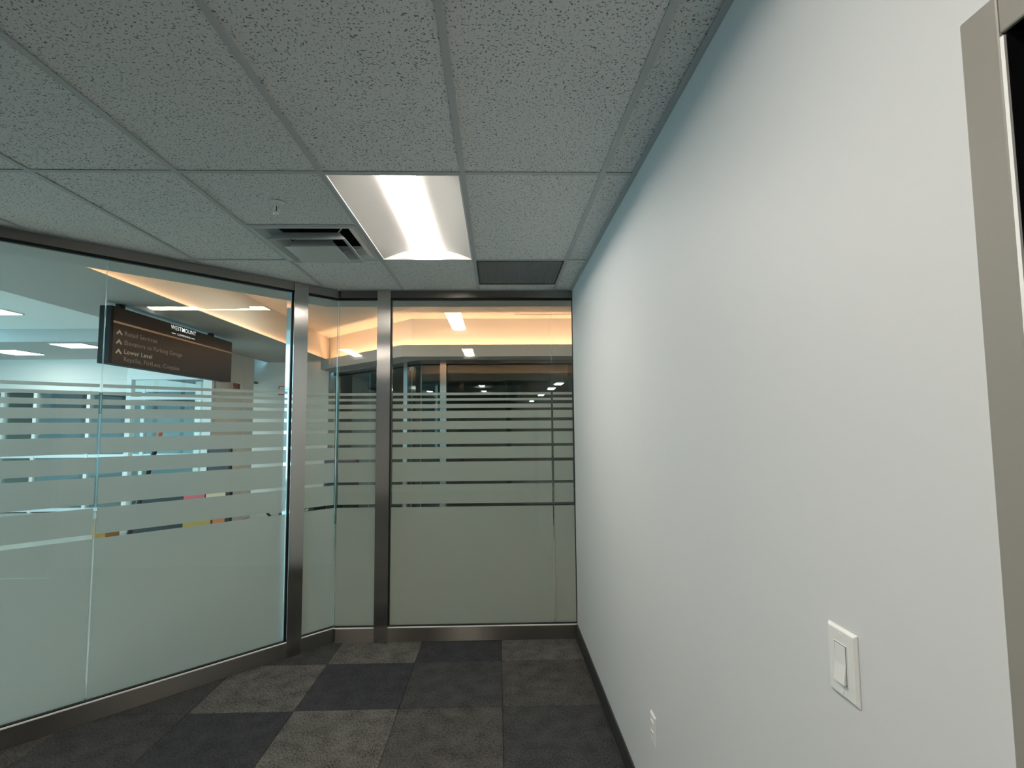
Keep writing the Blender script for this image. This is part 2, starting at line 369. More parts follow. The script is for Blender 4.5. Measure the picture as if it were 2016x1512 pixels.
other(-4, -8, 'recessed ceiling light behind and left of the viewer near the back wall')

# ------------------------------------------------------------------ air register, return grille, sprinkler
def sq(bm, cx, cy, a, za, b, zb):
    o = [bm.verts.new((cx+sx*a, cy+sy*a, za)) for sx, sy in ((-1, -1), (1, -1), (1, 1), (-1, 1))]
    i = [bm.verts.new((cx+sx*b, cy+sy*b, zb)) for sx, sy in ((-1, -1), (1, -1), (1, 1), (-1, 1))]
    for q in range(4): bm.faces.new((o[q], o[(q+1) % 4], i[(q+1) % 4], i[q]))
cx, cy = GX-1.5*W, GY+1.5*W
rg = empty('air_register', (cx, cy, CZ), 'square stepped metal air register in the ceiling left of the glowing light', 'air vent')
bm = B(); sq(bm, cx, cy, .297, CZ-.001, .272, CZ-.004); sq(bm, cx, cy, .272, CZ-.004, .235, CZ+.012); sq(bm, cx, cy, .235, CZ+.012, .205, CZ+.06)
obj('frame', bm, m_vent, rg, recalc=False)
bm = B(); sq(bm, cx, cy, .205, CZ+.06, .204, CZ+.2); box(bm, cx-.204, cx+.204, cy-.204, cy+.204, CZ+.199, CZ+.2); obj('neck', bm, m_dark, rg)
for a, z in ((.219, CZ-.043),):
    bm = B(); sq(bm, cx, cy, a, z, a-.004, z-.0015); sq(bm, cx, cy, a-.004, z-.0015, a-.03, z+.012); sq(bm, cx, cy, a-.03, z+.012, a-.055, z+.05); sq(bm, cx, cy, a, z, a-.05, z+.055)
    obj('cone_ring', bm, m_vent, rg, recalc=False)
bm = B(); z = CZ-.063; sq(bm, cx, cy, .148, z, .144, z-.0015); sq(bm, cx, cy, .144, z-.0015, .0, z+.002); sq(bm, cx, cy, .148, z, .10, z+.06); obj('centre_panel', bm, m_vent, rg, recalc=False)
for s in (-1, 1):
    for q in (-1, 1):
        bm = B(); rod(bm, (cx+s*.11, cy+q*.11, CZ-.01), (cx+s*.20, cy+q*.20, CZ+.04), .004); obj('support_arm', bm, m_vent, rg)

cx, cy = GX+.5*W, GY+2.5*W
gr = empty('return_grille', (cx, cy, CZ), 'dark grey egg-crate return air grille in the ceiling by the far glass', 'air vent')
bm = B(); h = .2925
for a in (-1, 1):
    box(bm, min(cx+a*h, cx+a*(h-.006)), max(cx+a*h, cx+a*(h-.006)), cy-h, cy+h, CZ-.002, CZ+.014); box(bm, cx-h, cx+h, min(cy+a*h, cy+a*(h-.006)), max(cy+a*h, cy+a*(h-.006)), CZ-.002, CZ+.014)
obj('frame', bm, m_black, gr)
bm = B(); n = 44
for i in range(1, n):
    q = -h+.006+(2*h-.012)*i/n
    box(bm, cx+q-.0011, cx+q+.0011, cy-h+.006, cy+h-.006, CZ, CZ+.012); box(bm, cx-h+.006, cx+h-.006, cy+q-.0009, cy+q+.0009, CZ+.0005, CZ+.0115)
gc = obj('eggcrate_core', bm, m_grille, gr, recalc=False); gc['kind'] = 'stuff'
bm = B(); box(bm, cx-h, cx+h, cy-h, cy+h, CZ+.06, CZ+.065); obj('plenum_back', bm, mat('dark_duct', (.07, .075, .075), .7), gr)

cx, cy = -1.066, 2.535
sp = empty('sprinkler_head', (cx, cy, CZ), 'small white pendent fire sprinkler in the ceiling tile beside the air register', 'sprinkler')
bm = B(); cyl(bm, (cx, cy), .036, .030, CZ-.001, CZ+.0034, 28); cyl(bm, (cx, cy), .030, .036, CZ-.005, CZ-.001, 28); obj('escutcheon', bm, m_fixwhite, sp, smooth=False)
bm = B(); cyl(bm, (cx, cy), .011, .012, CZ-.02, CZ-.004, 14)
for s in (-1, 1):
    rod(bm, (cx+s*.009, cy, CZ-.018), (cx+s*.0145, cy, CZ-.032), .0032); rod(bm, (cx+s*.0145, cy, CZ-.032), (cx+s*.004, cy, CZ-.052), .0032)
cyl(bm, (cx, cy), .006, .006, CZ-.056, CZ-.046, 10); obj('frame_arms', bm, m_fixwhite, sp)
bm = B(); rod(bm, (cx, cy, CZ-.02), (cx, cy, CZ-.046), .0022); obj('glass_bulb', bm, mat('sprinkler_bulb', (.10, .02, .02), .2), sp)
bm = B(); cyl(bm, (cx, cy), .013, .014, CZ-.0595, CZ-.0575, 16); obj('deflector', bm, m_chrome, sp)

# ------------------------------------------------------------------ switch and outlet on the right wall
def plate(bm, y0, y1, z0, z1, t=.0065):
    ch = .005
    f = [bm.verts.new((WX-t, y, z)) for y, z in ((y0+ch, z0+ch), (y1-ch, z0+ch), (y1-ch, z1-ch), (y0+ch, z1-ch))]
    k = [bm.verts.new((WX-.0022, y, z)) for y, z in ((y0, z0), (y1, z0), (y1, z1), (y0, z1))]
    g = [bm.verts.new((WX, y, z)) for y, z in ((y0, z0), (y1, z0), (y1, z1), (y0, z1))]
    bm.faces.new(f); bm.faces.new(g[::-1])
    for i in range(4):
        j = (i+1) % 4; bm.faces.new((f[i], f[j], k[j], k[i])); bm.faces.new((k[i], k[j], g[j], g[i]))
sw = empty('light_switch', (WX, .96, 1.17), 'white rocker light switch in a wide plate on the pale right wall', 'light switch')
bm = B(); plate(bm, .921, 1.0, 1.1705, 1.292); obj('cover_plate', bm, m_plastic, sw, bevel=.0012)
yc, zc = .9605, 1.2312
bm = B(); box(bm, WX-.0078, WX-.002, yc-.0172, yc+.0172, zc-.0345, zc+.0345); obj('rocker_surround', bm, m_plastic, sw, bevel=.0007)
bm = B(); box(bm, WX-.0081, WX-.005, yc-.0157, yc+.0157, zc-.0336, zc+.0336); obj('rocker_gap', bm, m_dark, sw)
bm = B(); a = .0148; v = [(WX-.0086, zc+.0325), (WX-.0089, zc), (WX-.0135, zc-.0325)]
l = [bm.verts.new((x, yc-a, z)) for x, z in v]+[bm.verts.new((WX-.004, yc-a, zc-.0325)), bm.verts.new((WX-.004, yc-a, zc+.0325))]
h2 = [bm.verts.new((p.co.x, yc+a, p.co.z)) for p in l]
bm.faces.new(l); bm.faces.new(h2[::-1])
for i in range(5): bm.faces.new((l[i], l[(i+1) % 5], h2[(i+1) % 5], h2[i]))
obj('rocker', bm, m_plastic, sw, bevel=.0006)
for z in (zc+.0485, zc-.0485):
    bm = B(); rod(bm, (WX-.006, yc, z), (WX-.0078, yc, z), .0036, 14); box(bm, WX-.0079, WX-.0077, yc-.0028, yc+.0028, z-.0005, z+.0005); obj('screw', bm, m_plastic, sw)
ou = empty('wall_outlet', (WX, 2.187, .393), 'white electrical outlet plate low on the pale right wall near the dark base', 'outlet')
bm = B(); plate(bm, 2.152, 2.222, .3935, .507); obj('cover_plate', bm, m_plastic, ou, bevel=.0012)
for z in (.469, .431):
    bm = B(); box(bm, WX-.0095, WX-.003, 2.187-.0165, 2.187+.0165, z-.0142, z+.0142); rc = obj('receptacle', bm, m_plastic, ou, bevel=.003)
    bm = B()
    for s in (-1, 1): box(bm, WX-.0097, WX-.009, 2.187+s*.0062-.001, 2.187+s*.0062+.001, z-.002, z+.006)
    obj('slots', bm, m_black, rc)
bm = B(); rod(bm, (WX-.006, 2.187, .45), (WX-.0076, 2.187, .45), .0034, 12); obj('screw', bm, m_screw, ou)

# ------------------------------------------------------------------ glazed fronts (office front and its mirror across the corridor)
BANDS = [(1.916, 1.896), (1.871, 1.851), (1.825, 1.792), (1.771, 1.712), (1.688, 1.624), (1.601, 1.507), (1.484, 1.391), (1.367, 1.213), (1.191, 1.040), (1.015, .112)]
HB, KH = 2.682, .104
YM = 6.61                        # mirror line of the corridor
def mir(p): return (p[0], 2*YM-p[1])
ident = lambda p: p
wn = [0]; tn = [0]
def pane(a, b, nrm, f, label, bands=True):
    """a, b plan points on the glass centre line, nrm outward unit normal (away from the office)"""
    wn[0] += 1
    h = .006
    bm = B(); prism(bm, [f((a[0]-nrm[0]*h, a[1]-nrm[1]*h)), f((b[0]-nrm[0]*h, b[1]-nrm[1]*h)), f((b[0]+nrm[0]*h, b[1]+nrm[1]*h)), f((a[0]+nrm[0]*h, a[1]+nrm[1]*h))], KH+.002, HB+.01)
    o = struct('window_%d' % wn[0], bm, [m_glass if bands else m_glass2, m_glassedge], label, 'window')
    for p in o.data.polygons:
        if abs(p.normal.z) > .5 or p.area < .06: p.material_index = 1
    d = Vector((b[0]-a[0], b[1]-a[1])).normalized()
    q = h+.0012
    for z1, z0 in (BANDS if bands else []):
        ins = .006 if z0 > .5 else .002
        bm = B(); A = f((a[0]+d.x*ins+nrm[0]*q, a[1]+d.y*ins+nrm[1]*q)); E_ = f((b[0]-d.x*ins+nrm[0]*q, b[1]-d.y*ins+nrm[1]*q))
        quad(bm, [(A[0], A[1], z0), (E_[0], E_[1], z0), (E_[0], E_[1], z1), (A[0], A[1], z1)])
        obj('frosted_band', bm, m_film, o, recalc=False)
    return o
def post(poly, f, name, label, m_face, group=None):
    bm = B(); prism(bm, [f(p) for p in poly], 0, CZ-.0016)
    o = obj(name, bm, [m_face, m_polish], bevel=0)
    o.data.polygons[0].material_index = 0
    a, b = Vector(f(poly[0])), Vector(f(poly[1])); dd = (b-a).normalized()
    for p in o.data.polygons:
        if abs(p.normal.x*dd.x+p.normal.y*dd.y) > .7: p.material_index = 1
    return tag(o, label, 'post', group)
def lip(f, poly, label):
    tn[0] += 1
    bm = B(); prism(bm, [f(p) for p in poly], KH, KH+.0065)
    struct('trim_%d' % tn[0], bm, m_lip, label, 'trim')
def bars(f, tag_, seam_out, side):
    # kerb, header, gaskets of one front; returns nothing
    n45 = (-1/S2, 1/S2)
    kn = .10
    for nm, z0, z1, lab in (('kerb', 0, KH, 'brushed steel kerb under the %s'), ('head', HB, CZ-.0016, 'brushed steel header rail over the %s')):
        tn[0] += 1
        bm = B(); prism(bm, [f(p) for p in [(AX, YC), (6.0 if side else WX, YC), (6.0 if side else WX, YC+kn), (AX-.04, YC+kn)]], z0, z1)
        struct('trim_%d' % tn[0], bm, m_curb, lab % ('straight glass of the '+tag_), 'trim', bevel=.0015)
        tn[0] += 1
        bm = B(); prism(bm, [f(p) for p in [dg(0, CD), dg(TE[side], CD), dg(TE[side], CD+kn*S2), (AX-.04, YC+kn)]], z0, z1)
        struct('trim_%d' % tn[0], bm, m_curb45, lab % ('angled glass of the '+tag_), 'trim', bevel=.0015)
    for z0, z1 in ((KH, KH+.0135), (HB-.016, HB)):
        for poly in ([(AX-.005, YG-.013), (6.0 if side else WX, YG-.013), (6.0 if side else WX, YG+.013), (AX-.02, YG+.013)], [dg(.0, CDG-.018), dg(TE[side], CDG-.018), dg(TE[side], CDG+.018), dg(-.0, CDG+.018)]):
            tn[0] += 1
            bm = B(); prism(bm, [f(p) for p in poly], z0, z1)
            struct('trim_%d' % tn[0], bm, m_trimblk, ('black rubber glazing gasket along the %s of the %s glass of the %s' % ('foot' if z0 < 1 else 'head', 'straight' if poly[1][0] > 0 else 'angled', tag_)), 'trim')
m_curb45 = m_curb
TE = [TEND, 2.86]
n45 = (-1/S2, 1/S2)
PT0, PT1, PX0, PX1 = .281, .389, -.955, -.850
bars(ident, 'office', 0, 0)
bm = B(); box(bm, WX-.004, WX, YG-.012, YG+.012, KH, HB); tn[0] += 1
struct('trim_%d' % tn[0], bm, m_trimblk, 'thin black gasket upright where the far glass meets the pale wall', 'trim')
pane((PX1+.009, YG), (.4385, YG), (0, 1), ident, 'widest far glass pane with frosted bands, right of the straight steel post')
pane((.4425, YG), (WX-.004, YG), (0, 1), ident, 'narrow strip of banded glass against the pale right wall')
pane((AX-.013, YG), (PX0-.002, YG), (0, 1), ident, 'short banded glass pane left of the straight steel post up to the corner')
pane(dg(PT0-.002, CDG), dg(.016, CDG), n45, ident, 'short angled banded glass pane right of the angled steel post')
pane(dg(1.5165, CDG), dg(PT1+.010, CDG), n45, ident, 'large angled banded glass pane left of the angled steel post, under the hanging sign')
pane(dg(2.66, CDG), dg(1.5205, CDG), n45, ident, 'angled banded glass pane at the left edge of the picture')
pane(dg(TEND-.02, CDG), dg(2.664, CDG), n45, ident, 'angled banded glass pane out of frame at the far left')
pg = 'brushed steel posts of the glazed fronts'
post([(PX0, YP), (PX1, YP), (PX1, YP+.12), (PX0, YP+.12)], ident, 'steel_post', 'brushed steel post in the straight far glass, beside the wide banded pane', m_post, pg)
post([dg(PT1, CDP), dg(PT0, CDP), dg(PT0, CDP+.185), dg(PT1, CDP+.185)], ident, 'steel_post', 'brushed steel post in the angled glass with a bright blue side reflection', m_post45, pg)
for (a, b) in (((PX1+.0, YG-.008), (PX1+.008, YG+.008)),):
    bm = B(); box(bm, a[0], b[0], a[1], b[1], KH+.0095, HB-.016); tn[0] += 1
    struct('trim_%d' % tn[0], bm, m_trimblk, 'black gasket upright on the right flank of the straight steel post', 'trim')
bm = B(); prism(bm, [dg(PT1, CDG-.012), dg(PT1+.0085, CDG-.012), dg(PT1+.0085, CDG+.012), dg(PT1, CDG+.012)], KH+.0095, HB-.016); tn[0] += 1
struct('trim_%d' % tn[0], bm, m_trimblk, 'black gasket upright on the left flank of the angled steel post', 'trim')
lip(ident, [(AX, YC-.001), (WX, YC-.001), (WX, YG-.0135), (AX-.01, YG-.0135)], 'thin near-white strip painted as lamplight along the top of the kerb under the straight glass')
lip(ident, [dg(0, CD-.0015), dg(TEND, CD-.0015), dg(TEND, CDG-.0185), dg(.0, CDG-.0185)], 'thin near-white strip painted as lamplight along the top of the kerb under the angled glass')
# mirrored front of the shop across the corridor
bars(mir, 'shop across the corridor', 0, 1)
pane((PX1+.009, YG), (1.2, YG), (0, 1), mir, 'dark glass pane of the shop across the corridor, right of its straight post', bands=False)
pane((1.204, YG), (6.0, YG), (0, 1), mir, 'dark glass pane of the shop across the corridor, hidden mostly by the pale wall', bands=False)
pane((AX-.013, YG), (PX0-.002, YG), (0, 1), mir, 'short glass pane of the shop across the corridor left of its straight post', bands=False)
pane(dg(PT0-.002, CDG), dg(.016, CDG), n45, mir, 'short angled glass pane of the shop across the corridor beside its corner', bands=False)
pane(dg(1.60, CDG), dg(PT1+.010, CDG), n45, mir, 'angled teal glass pane of the shop across the corridor left of its angled post', bands=False)
pane(dg(2.76, CDG), dg(1.604, CDG), n45, mir, 'angled teal glass pane of the shop across the corridor next to its end jamb', bands=False)
post([(PX0, YP), (PX1, YP), (PX1, YP+.12), (PX0, YP+.12)], mir, 'steel_post', 'distant steel post in the straight glass of the shop across the corridor', m_post, pg)
post([dg(PT1, CDP), dg(PT0, CDP), dg(PT0, CDP+.185), dg(PT1, CDP+.185)], mir, 'steel_post', 'distant steel post in the angled glass of the shop across the corridor', m_post45, pg)
post([dg(2.86, CDP), dg(2.77, CDP), dg(2.77, CDP+.10), dg(2.86, CDP+.10)], mir, 'steel_post', 'distant bronze-looking steel jamb at the left end of the shop across the corridor', m_post45, pg)

# ------------------------------------------------------------------ mall: floor
mf = struct('floor', (lambda bm: (prism(bm, [(-11, -6), (XL-.1, -6), (XL-.1, XL+5.6), (AX-.1, YG+.05), (WX+.3, YG+.05), (6.2, YG+.05), (6.2, 14), (-11, 14)], -.05, -.004), bm)[1])(B()), m_grout,
            'cream tiled mall floor beyond the glazing', 'floor')
TS = .9
for i in range(-13, 8):
    for j in range(-7, 16):
        x0, y0 = i*TS, j*TS
        p = [(x0+.002, y0+.002), (x0+TS-.002, y0+.002), (x0+TS-.002, y0+TS-.002), (x0+.002, y0+TS-.002)]
        p = clip(p, 1, 0, 6.2); p = clip(p, 0, 1, 11.2); p = clip(p, -1, 0, 11.); p = clip(p, 0, -1, 6)
        p = clip(p, 1, -1, -5.65)if x0 < AX and x0 > XL-.8 else (clip(p, 0, -1, -YG-.12) if x0 >= XL-.8 else p)
        if x0 <= AX <= x0+TS: p = clip(p, 0, -1, -YG-.12)
        if len(p) < 3 or area(p) < .01: continue
        if XL-.8 < x0 and y0+TS < 1.0: continue
        bm = B(); prism(bm, p, -.004, 0); obj('floor_tile', bm, m_mallfloor if x0 < -3.2 else m_taupetile, mf)

# ------------------------------------------------------------------ mall: bulkheads, cove ceiling, lowered ceiling
SO, LIP, TOP = CZ, 2.93, 3.40
cN, yN = 6.375, 4.83             # outer edge of the near bulkhead
yF = 8.39; cF = 6.887            # far bulkhead fascia (y, and y+x on the 45)
def corner(c, y): return (y-c, y)
def ring(bm, c0, y0, c1, y1, z0, z1, f=ident, xr=6.0, tl=(-3.27, 0)):
    """strip between two parallel office-side lines (plan), following straight + 45 degree part to the left limit"""
    p = [f(q) for q in [(xr, y0), corner(c0, y0), (tl[0], tl[0]+c0), (tl[0], tl[0]+c1), corner(c1, y1), (xr, y1)]]
    prism(bm, p, z0, z1)
bm = B()
ring(bm, CD+.145, YC+.101, cN, yN, SO, SO+.03)                      # soffit board
ring(bm, cN-.03*S2, yN-.03, cN, yN, SO+.03, LIP)                    # fascia lip
ring(bm, cN-.30*S2, yN-.30, cN-.26*S2, yN-.26, SO+.03, TOP)         # back wall of the cove
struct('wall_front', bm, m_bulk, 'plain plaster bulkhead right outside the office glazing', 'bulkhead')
bm = B()                                                            # extension of the soffit to the hall
prism(bm, [(-3.27, -3.27+CD+.145), (-3.27, -3.27+cN), (-4.58, -4.58+cN), (-6.0, -6.0+cN), (-6.0, -6.0+CD+.145)], SO, LIP+.02)
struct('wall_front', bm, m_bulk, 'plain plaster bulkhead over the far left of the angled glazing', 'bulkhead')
def mcorner(c, y): return (c-y, y)                                  # y + x = c
def mring(bm, c0, y0, c1, y1, z0, z1, xl=-3.40, xr=6.0):
    prism(bm, [(xr, y0), mcorner(c0, y0), (xl, c0-xl), (xl, c1-xl), mcorner(c1, y1), (xr, y1)], z0, z1)
cG = 2*YM-CD-.145                                                   # mirrored back of kerb line
bm = B()
mring(bm, cF, yF, cG, 2*YM-YC-.101, SO, SO+.03); mring(bm, cF, yF, cF+.03*S2, yF+.03, SO+.03, LIP)
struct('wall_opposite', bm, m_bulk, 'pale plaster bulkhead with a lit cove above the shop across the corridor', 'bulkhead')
bm = B(); mring(bm, cF+.26*S2, yF+.26, cF+.30*S2, yF+.30, SO+.03, TOP, xl=-3.36); struct('wall_cove', bm, m_coffer, 'warm glowing back wall of the cove above the shop across the corridor', 'wall')
bm = B(); prism(bm, [(6.2, 3.9), (6.2, 11.3), (-3.42, 11.3), (-3.42, 1.5), (-1.5, 3.9)], TOP, TOP+.05)
struct('ceiling', bm, m_coffer, 'raised corridor ceiling washed in warm cove light beyond the glass', 'ceiling')
bm = B(); box(bm, -3.37, -3.34, 2.2, 10.70, LIP+.004, TOP); struct('wall_cove', bm, m_coffer, 'upright left side of the raised corridor ceiling, glowing warm', 'wall')
bm = B(); prism(bm, [(-3.27, 2.39), (-3.27, 10.665), (-4.58, 10.665), (-4.58, -6), (-4.36, -6), (-4.36, 1.3)], LIP, LIP+.008)
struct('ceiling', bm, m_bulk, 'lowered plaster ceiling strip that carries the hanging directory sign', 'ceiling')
bm = B(); box(bm, .28, 6.0, 8.30, 8.335, TOP-.004, TOP+.001); tag(obj('slot_diffuser', bm, m_grille), 'dark linear slot diffuser in the warm raised corridor ceiling', 'air vent')
def led(f, label, near):
    t = empty('cove_light', (1.0, f((1, yN-.12))[1] if near else yF+.12, SO+.03), label, 'light', 'warm cove light strips')
    bm = B(); bl = B()
    if near:
        ring(bm, cN-.14*S2, yN-.14, cN-.11*S2, yN-.11, SO+.031, SO+.045); ring(bl, cN-.137*S2, yN-.137, cN-.113*S2, yN-.113, SO+.0455, SO+.055)
    else:
        mring(bm, cF+.09*S2, yF+.09, cF+.12*S2, yF+.12, SO+.031, SO+.045, xl=-3.3); mring(bl, cF+.093*S2, yF+.093, cF+.117*S2, yF+.117, SO+.0455, SO+.055, xl=-3.3)
    obj('channel', bm, m_alu, t); obj('diffuser', bl, m_cove, t)
led(ident, 'warm cove light strip hidden behind the bulkhead across the corridor', False)
led(ident, 'warm cove light strip hidden above the bulkhead outside the office glass', True)
t = empty('cove_light', (-3.31, 7, LIP+.008), 'warm cove light strip hidden above the lowered ceiling strip with the sign', 'light', 'warm cove light strips')
bm = B(); box(bm, -3.325, -3.295, 3.2, 10.1, LIP+.0081, LIP+.0095); obj('channel', bm, m_alu, t)
bm = B(); box(bm, -3.318, -3.302, 3.2, 10.1, LIP+.0095, LIP+.013); obj('diffuser', bm, m_cove2, t)
dl0 = None  # unseen fill lamps added to brighten the corridor and the walls beyond
for x, lab in ((-1.6, 'round downlight in the raised corridor ceiling, outside the angled glass, added out of view to brighten the corridor'), (.6, 'round downlight in the raised corridor ceiling, outside the straight glass, added out of view to brighten the corridor'), (2.8, 'round downlight in the raised corridor ceiling, beyond the pale wall, added out of view to brighten the corridor'), (-2.3, 'round downlight in the raised corridor ceiling, nearest the hanging sign, added out of view to brighten the corridor')):
    if dl0 is None:
        dl0 = empty('fill_downlight', (x, 6.2, TOP), lab, 'light', 'round fill lamps added in the corridor'); dx0 = x
        bm = B(); cyl(bm, (x, 6.2), .12, .11, TOP-.008, TOP, 28); obj('trim_ring', bm, m_fixwhite, dl0)
        bm = B(); cyl(bm, (x, 6.2), .095, .095, TOP-.012, TOP-.008, 28); obj('lens', bm, m_down, dl0)
    else: copy_tree(dl0, (x-dx0, .7 if x < -2 else 0, 0), lab, 'round fill lamps added in the corridor')
# closing walls of the corridor (out of view)
bm = B(); box(bm, 6.0, 6.1, YG, 9.1, 0, TOP); struct('wall_end', bm, m_white, 'white end wall of the corridor hidden behind the pale office wall', 'wall')
bm = B(); box(bm, WX+.14, 6.0, YC-.05, YG, 0, TOP); struct('wall_suite', bm, m_white, 'white corridor wall of the next suite hidden behind the pale office wall', 'wall')

# ------------------------------------------------------------------ shop interior across the corridor
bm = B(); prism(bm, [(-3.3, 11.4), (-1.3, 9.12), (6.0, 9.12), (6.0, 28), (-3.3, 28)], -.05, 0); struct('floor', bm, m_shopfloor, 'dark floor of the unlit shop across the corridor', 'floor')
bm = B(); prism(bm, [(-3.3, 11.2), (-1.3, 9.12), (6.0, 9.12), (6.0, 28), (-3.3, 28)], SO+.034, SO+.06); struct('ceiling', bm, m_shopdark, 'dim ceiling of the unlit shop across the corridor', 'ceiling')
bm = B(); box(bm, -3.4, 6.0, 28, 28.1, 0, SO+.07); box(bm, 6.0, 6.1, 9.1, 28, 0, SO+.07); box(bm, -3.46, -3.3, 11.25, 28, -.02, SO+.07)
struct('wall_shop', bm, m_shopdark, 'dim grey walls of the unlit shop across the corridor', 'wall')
pl0 = None
for (x, y), lab in zip(((1.67, 14.3), (1.66, 16.2), (1.64, 19.8), (1.62, 25.0)), ('nearest small lit ceiling light inside the dark shop', 'second small lit ceiling light inside the dark shop', 'third small lit ceiling light inside the dark shop', 'farthest small lit ceiling light inside the dark shop')):
    if pl0 is None:
        pl0 = empty('shop_light', (x, y, SO), lab, 'light', 'small lights in the dark shop')
        bm = B(); box(bm, x-.13, x+.13, y-.32, y+.32, SO+.008, SO+.034); obj('housing', bm, m_fixwhite, pl0)
        bm = B(); box(bm, x-.085, x+.085, y-.26, y+.26, SO-.012, SO+.008); obj('lens', bm, m_panelight, pl0)
        base = (x, y)
    else: copy_tree(pl0, (x-base[0], y-base[1], 0), lab, 'small lights in the dark shop')
bm = B(); box(bm, .22, .34, 13.2, 13.32, 0, SO+.03); struct('trim_60', bm, m_black, 'slim black bar standing in for a dark column reflected in the shop glass', 'pillar')  # solid bar drawn for the reflection of a column in the shop glass

# ------------------------------------------------------------------ hall on the left
HZ = 3.25; BX = -4.58
bm = B(); box(bm, -8.0, BX, -6, 8.72, HZ, HZ+.05); struct('ceiling', bm, m_white, 'pale ceiling of the bright hall left of the hanging sign', 'ceiling')
bm = B(); box(bm, BX-.02, BX, -6, 8.72, LIP, HZ); struct('wall_hall', bm, m_white, 'short drop between the lowered ceiling strip and the hall ceiling', 'wall')
bm = B(); box(bm, -11, -5.93, 8.66, 8.72, 3.04, HZ+2.5); struct('trim_61', bm, m_bulk, 'grey beam across the hall ceiling behind the flat light panels', 'beam')
bm = B(); box(bm, -11, BX, 8.72, 11.0, 3.04, 3.09); struct('ceiling', bm, m_bulk, 'lower ceiling at the back of the hall with two flat light panels', 'ceiling')
bm = B(); box(bm, -11, BX, 10.9, 11.0, 2.43, 3.04); box(bm, -11, -4.9, 10.885, 10.9, 2.62, 2.70); struct('wall_hall', bm, m_white, 'pale fascia wall over the white framed glass at the back of the hall', 'wall')
bm = B(); box(bm, -11, -8.0, -6, 8.66, 5.65, 5.7); box(bm, -8.05, -8.0, -6, 8.66, HZ, 5.65); struct('ceiling', bm, m_white, 'high ceiling by the tall daylight windows', 'ceiling')
bm = B(); box(bm, BX-.14, BX, 8.72, 9.70, 0, LIP); box(bm, BX-.14, BX, 9.715, 10.10, 0, LIP); box(bm, BX-.10, BX-.02, 9.70, 9.715, 0, LIP)
struct('wall_hall', bm, m_white, 'white pier below the lowered ceiling strip, right of the white framed doorway', 'wall')
bm = B(); box(bm, -5.6, -3.36, 10.66, 10.74, 0, LIP); struct('wall_hall', bm, m_white, 'plain wall closing the passage behind the angled steel post', 'wall')
bm = B(); box(bm, -5.6, -5.5, 10.0, 10.66, 0, LIP); struct('wall_hall', bm, m_white, 'side wall of the shaded passage behind the pier', 'wall')
bm = B(); prism(bm, [(-3.49, 10.745), (-3.40, 10.745), (-3.37, 11.02), (-3.31, 11.08), (-3.31, 11.16), (-3.49, 11.16)], 0, SO); struct('wall_hall', bm, m_white, 'narrow white pier left of the distant bronze-looking jamb', 'wall')
bm = B(); box(bm, -5.93, BX-.14, 8.66, 8.72, 2.50, LIP+.11); struct('wall_hall', bm, m_white, 'white wall panel over the white framed doorway below the hanging sign', 'wall')
# white framed doorway
d2 = empty('door_2', (-5.2, 8.69, 0), 'white framed glass doorway at the back of the hall below the hanging sign', 'door', kind='structure')
for a, b, z0, z1 in ((-5.93, -5.85, 0, 2.5), (-4.72, BX, 0, 2.5), (-5.85, -4.72, 2.42, 2.5), (-5.85, -4.72, 0, .12), (-5.85, -4.72, 2.10, 2.15)):
    bm = B(); box(bm, a, b, 8.64, 8.74, z0, z1); obj('frame_bar', bm, m_alu, d2, bevel=.003)
for z0, z1 in ((.12, 2.10), (2.15, 2.42)):
    bm = B(); box(bm, -5.85, -4.72, 8.684, 8.694, z0, z1); obj('glass_pane', bm, m_glass, d2)
# mullioned front at the back of the hall
wf = empty('window_20', (-8, 10.9, 0), 'white mullioned glass front at the back of the hall on the left', 'window', kind='structure')
mx = [-10.9, -9.85, -9.21, -8.17, -7.1, -6.0, -4.95]
for x in mx:
    bm = B(); box(bm, x-.035, x+.035, 10.84, 10.95, 0, 2.43); obj('mullion', bm, m_alu, wf, bevel=.003)
for i in range(len(mx)-1):
    for z in (.05, 1.10, 2.40):
        bm = B(); box(bm, mx[i]+.035, mx[i+1]-.035, 10.85, 10.94, z-.03, z+.03); obj('transom', bm, m_alu, wf)
    for z0, z1 in ((.08, 1.07), (1.13, 2.37)):
        bm = B(); box(bm, mx[i]+.035, mx[i+1]-.035, 10.892, 10.9, z0, z1); obj('glass_pane', bm, m_glass, wf)
bm = B(); box(bm, -11, -4.6, 13.4, 13.5, 0, 2.0); struct('wall_shop', bm, m_bluewall, 'pale blue wall of the bright shop behind the white mullions', 'wall')
bm = B(); box(bm, -11, -4.6, 13.4, 13.5, 2.0, 2.7); box(bm, -11, -4.6, 11.0, 13.5, 2.55, 2.6); struct('ceiling', bm, m_brown, 'brown ceiling and upper wall of the bright shop behind the white mullions', 'ceiling')
bm = B(); box(bm, -11.1, -11.0, 8.74, 13.5, 0, 4.9); struct('wall_shop', bm, m_white, 'white outer side wall of the bright shop behind the white mullions', 'wall')
bm = B(); box(bm, -4.7, -4.6, 11.0, 13.5, 0, 2.6); struct('wall_shop', bm, m_bluewall, 'side wall of the bright shop behind the white mullions', 'wall')
bm = B(); box(bm, -11, -4.6, 11.0, 13.5, -.05, 0); struct('floor', bm, m_mallfloor, 'pale floor of the bright shop behind the white mullions', 'floor')
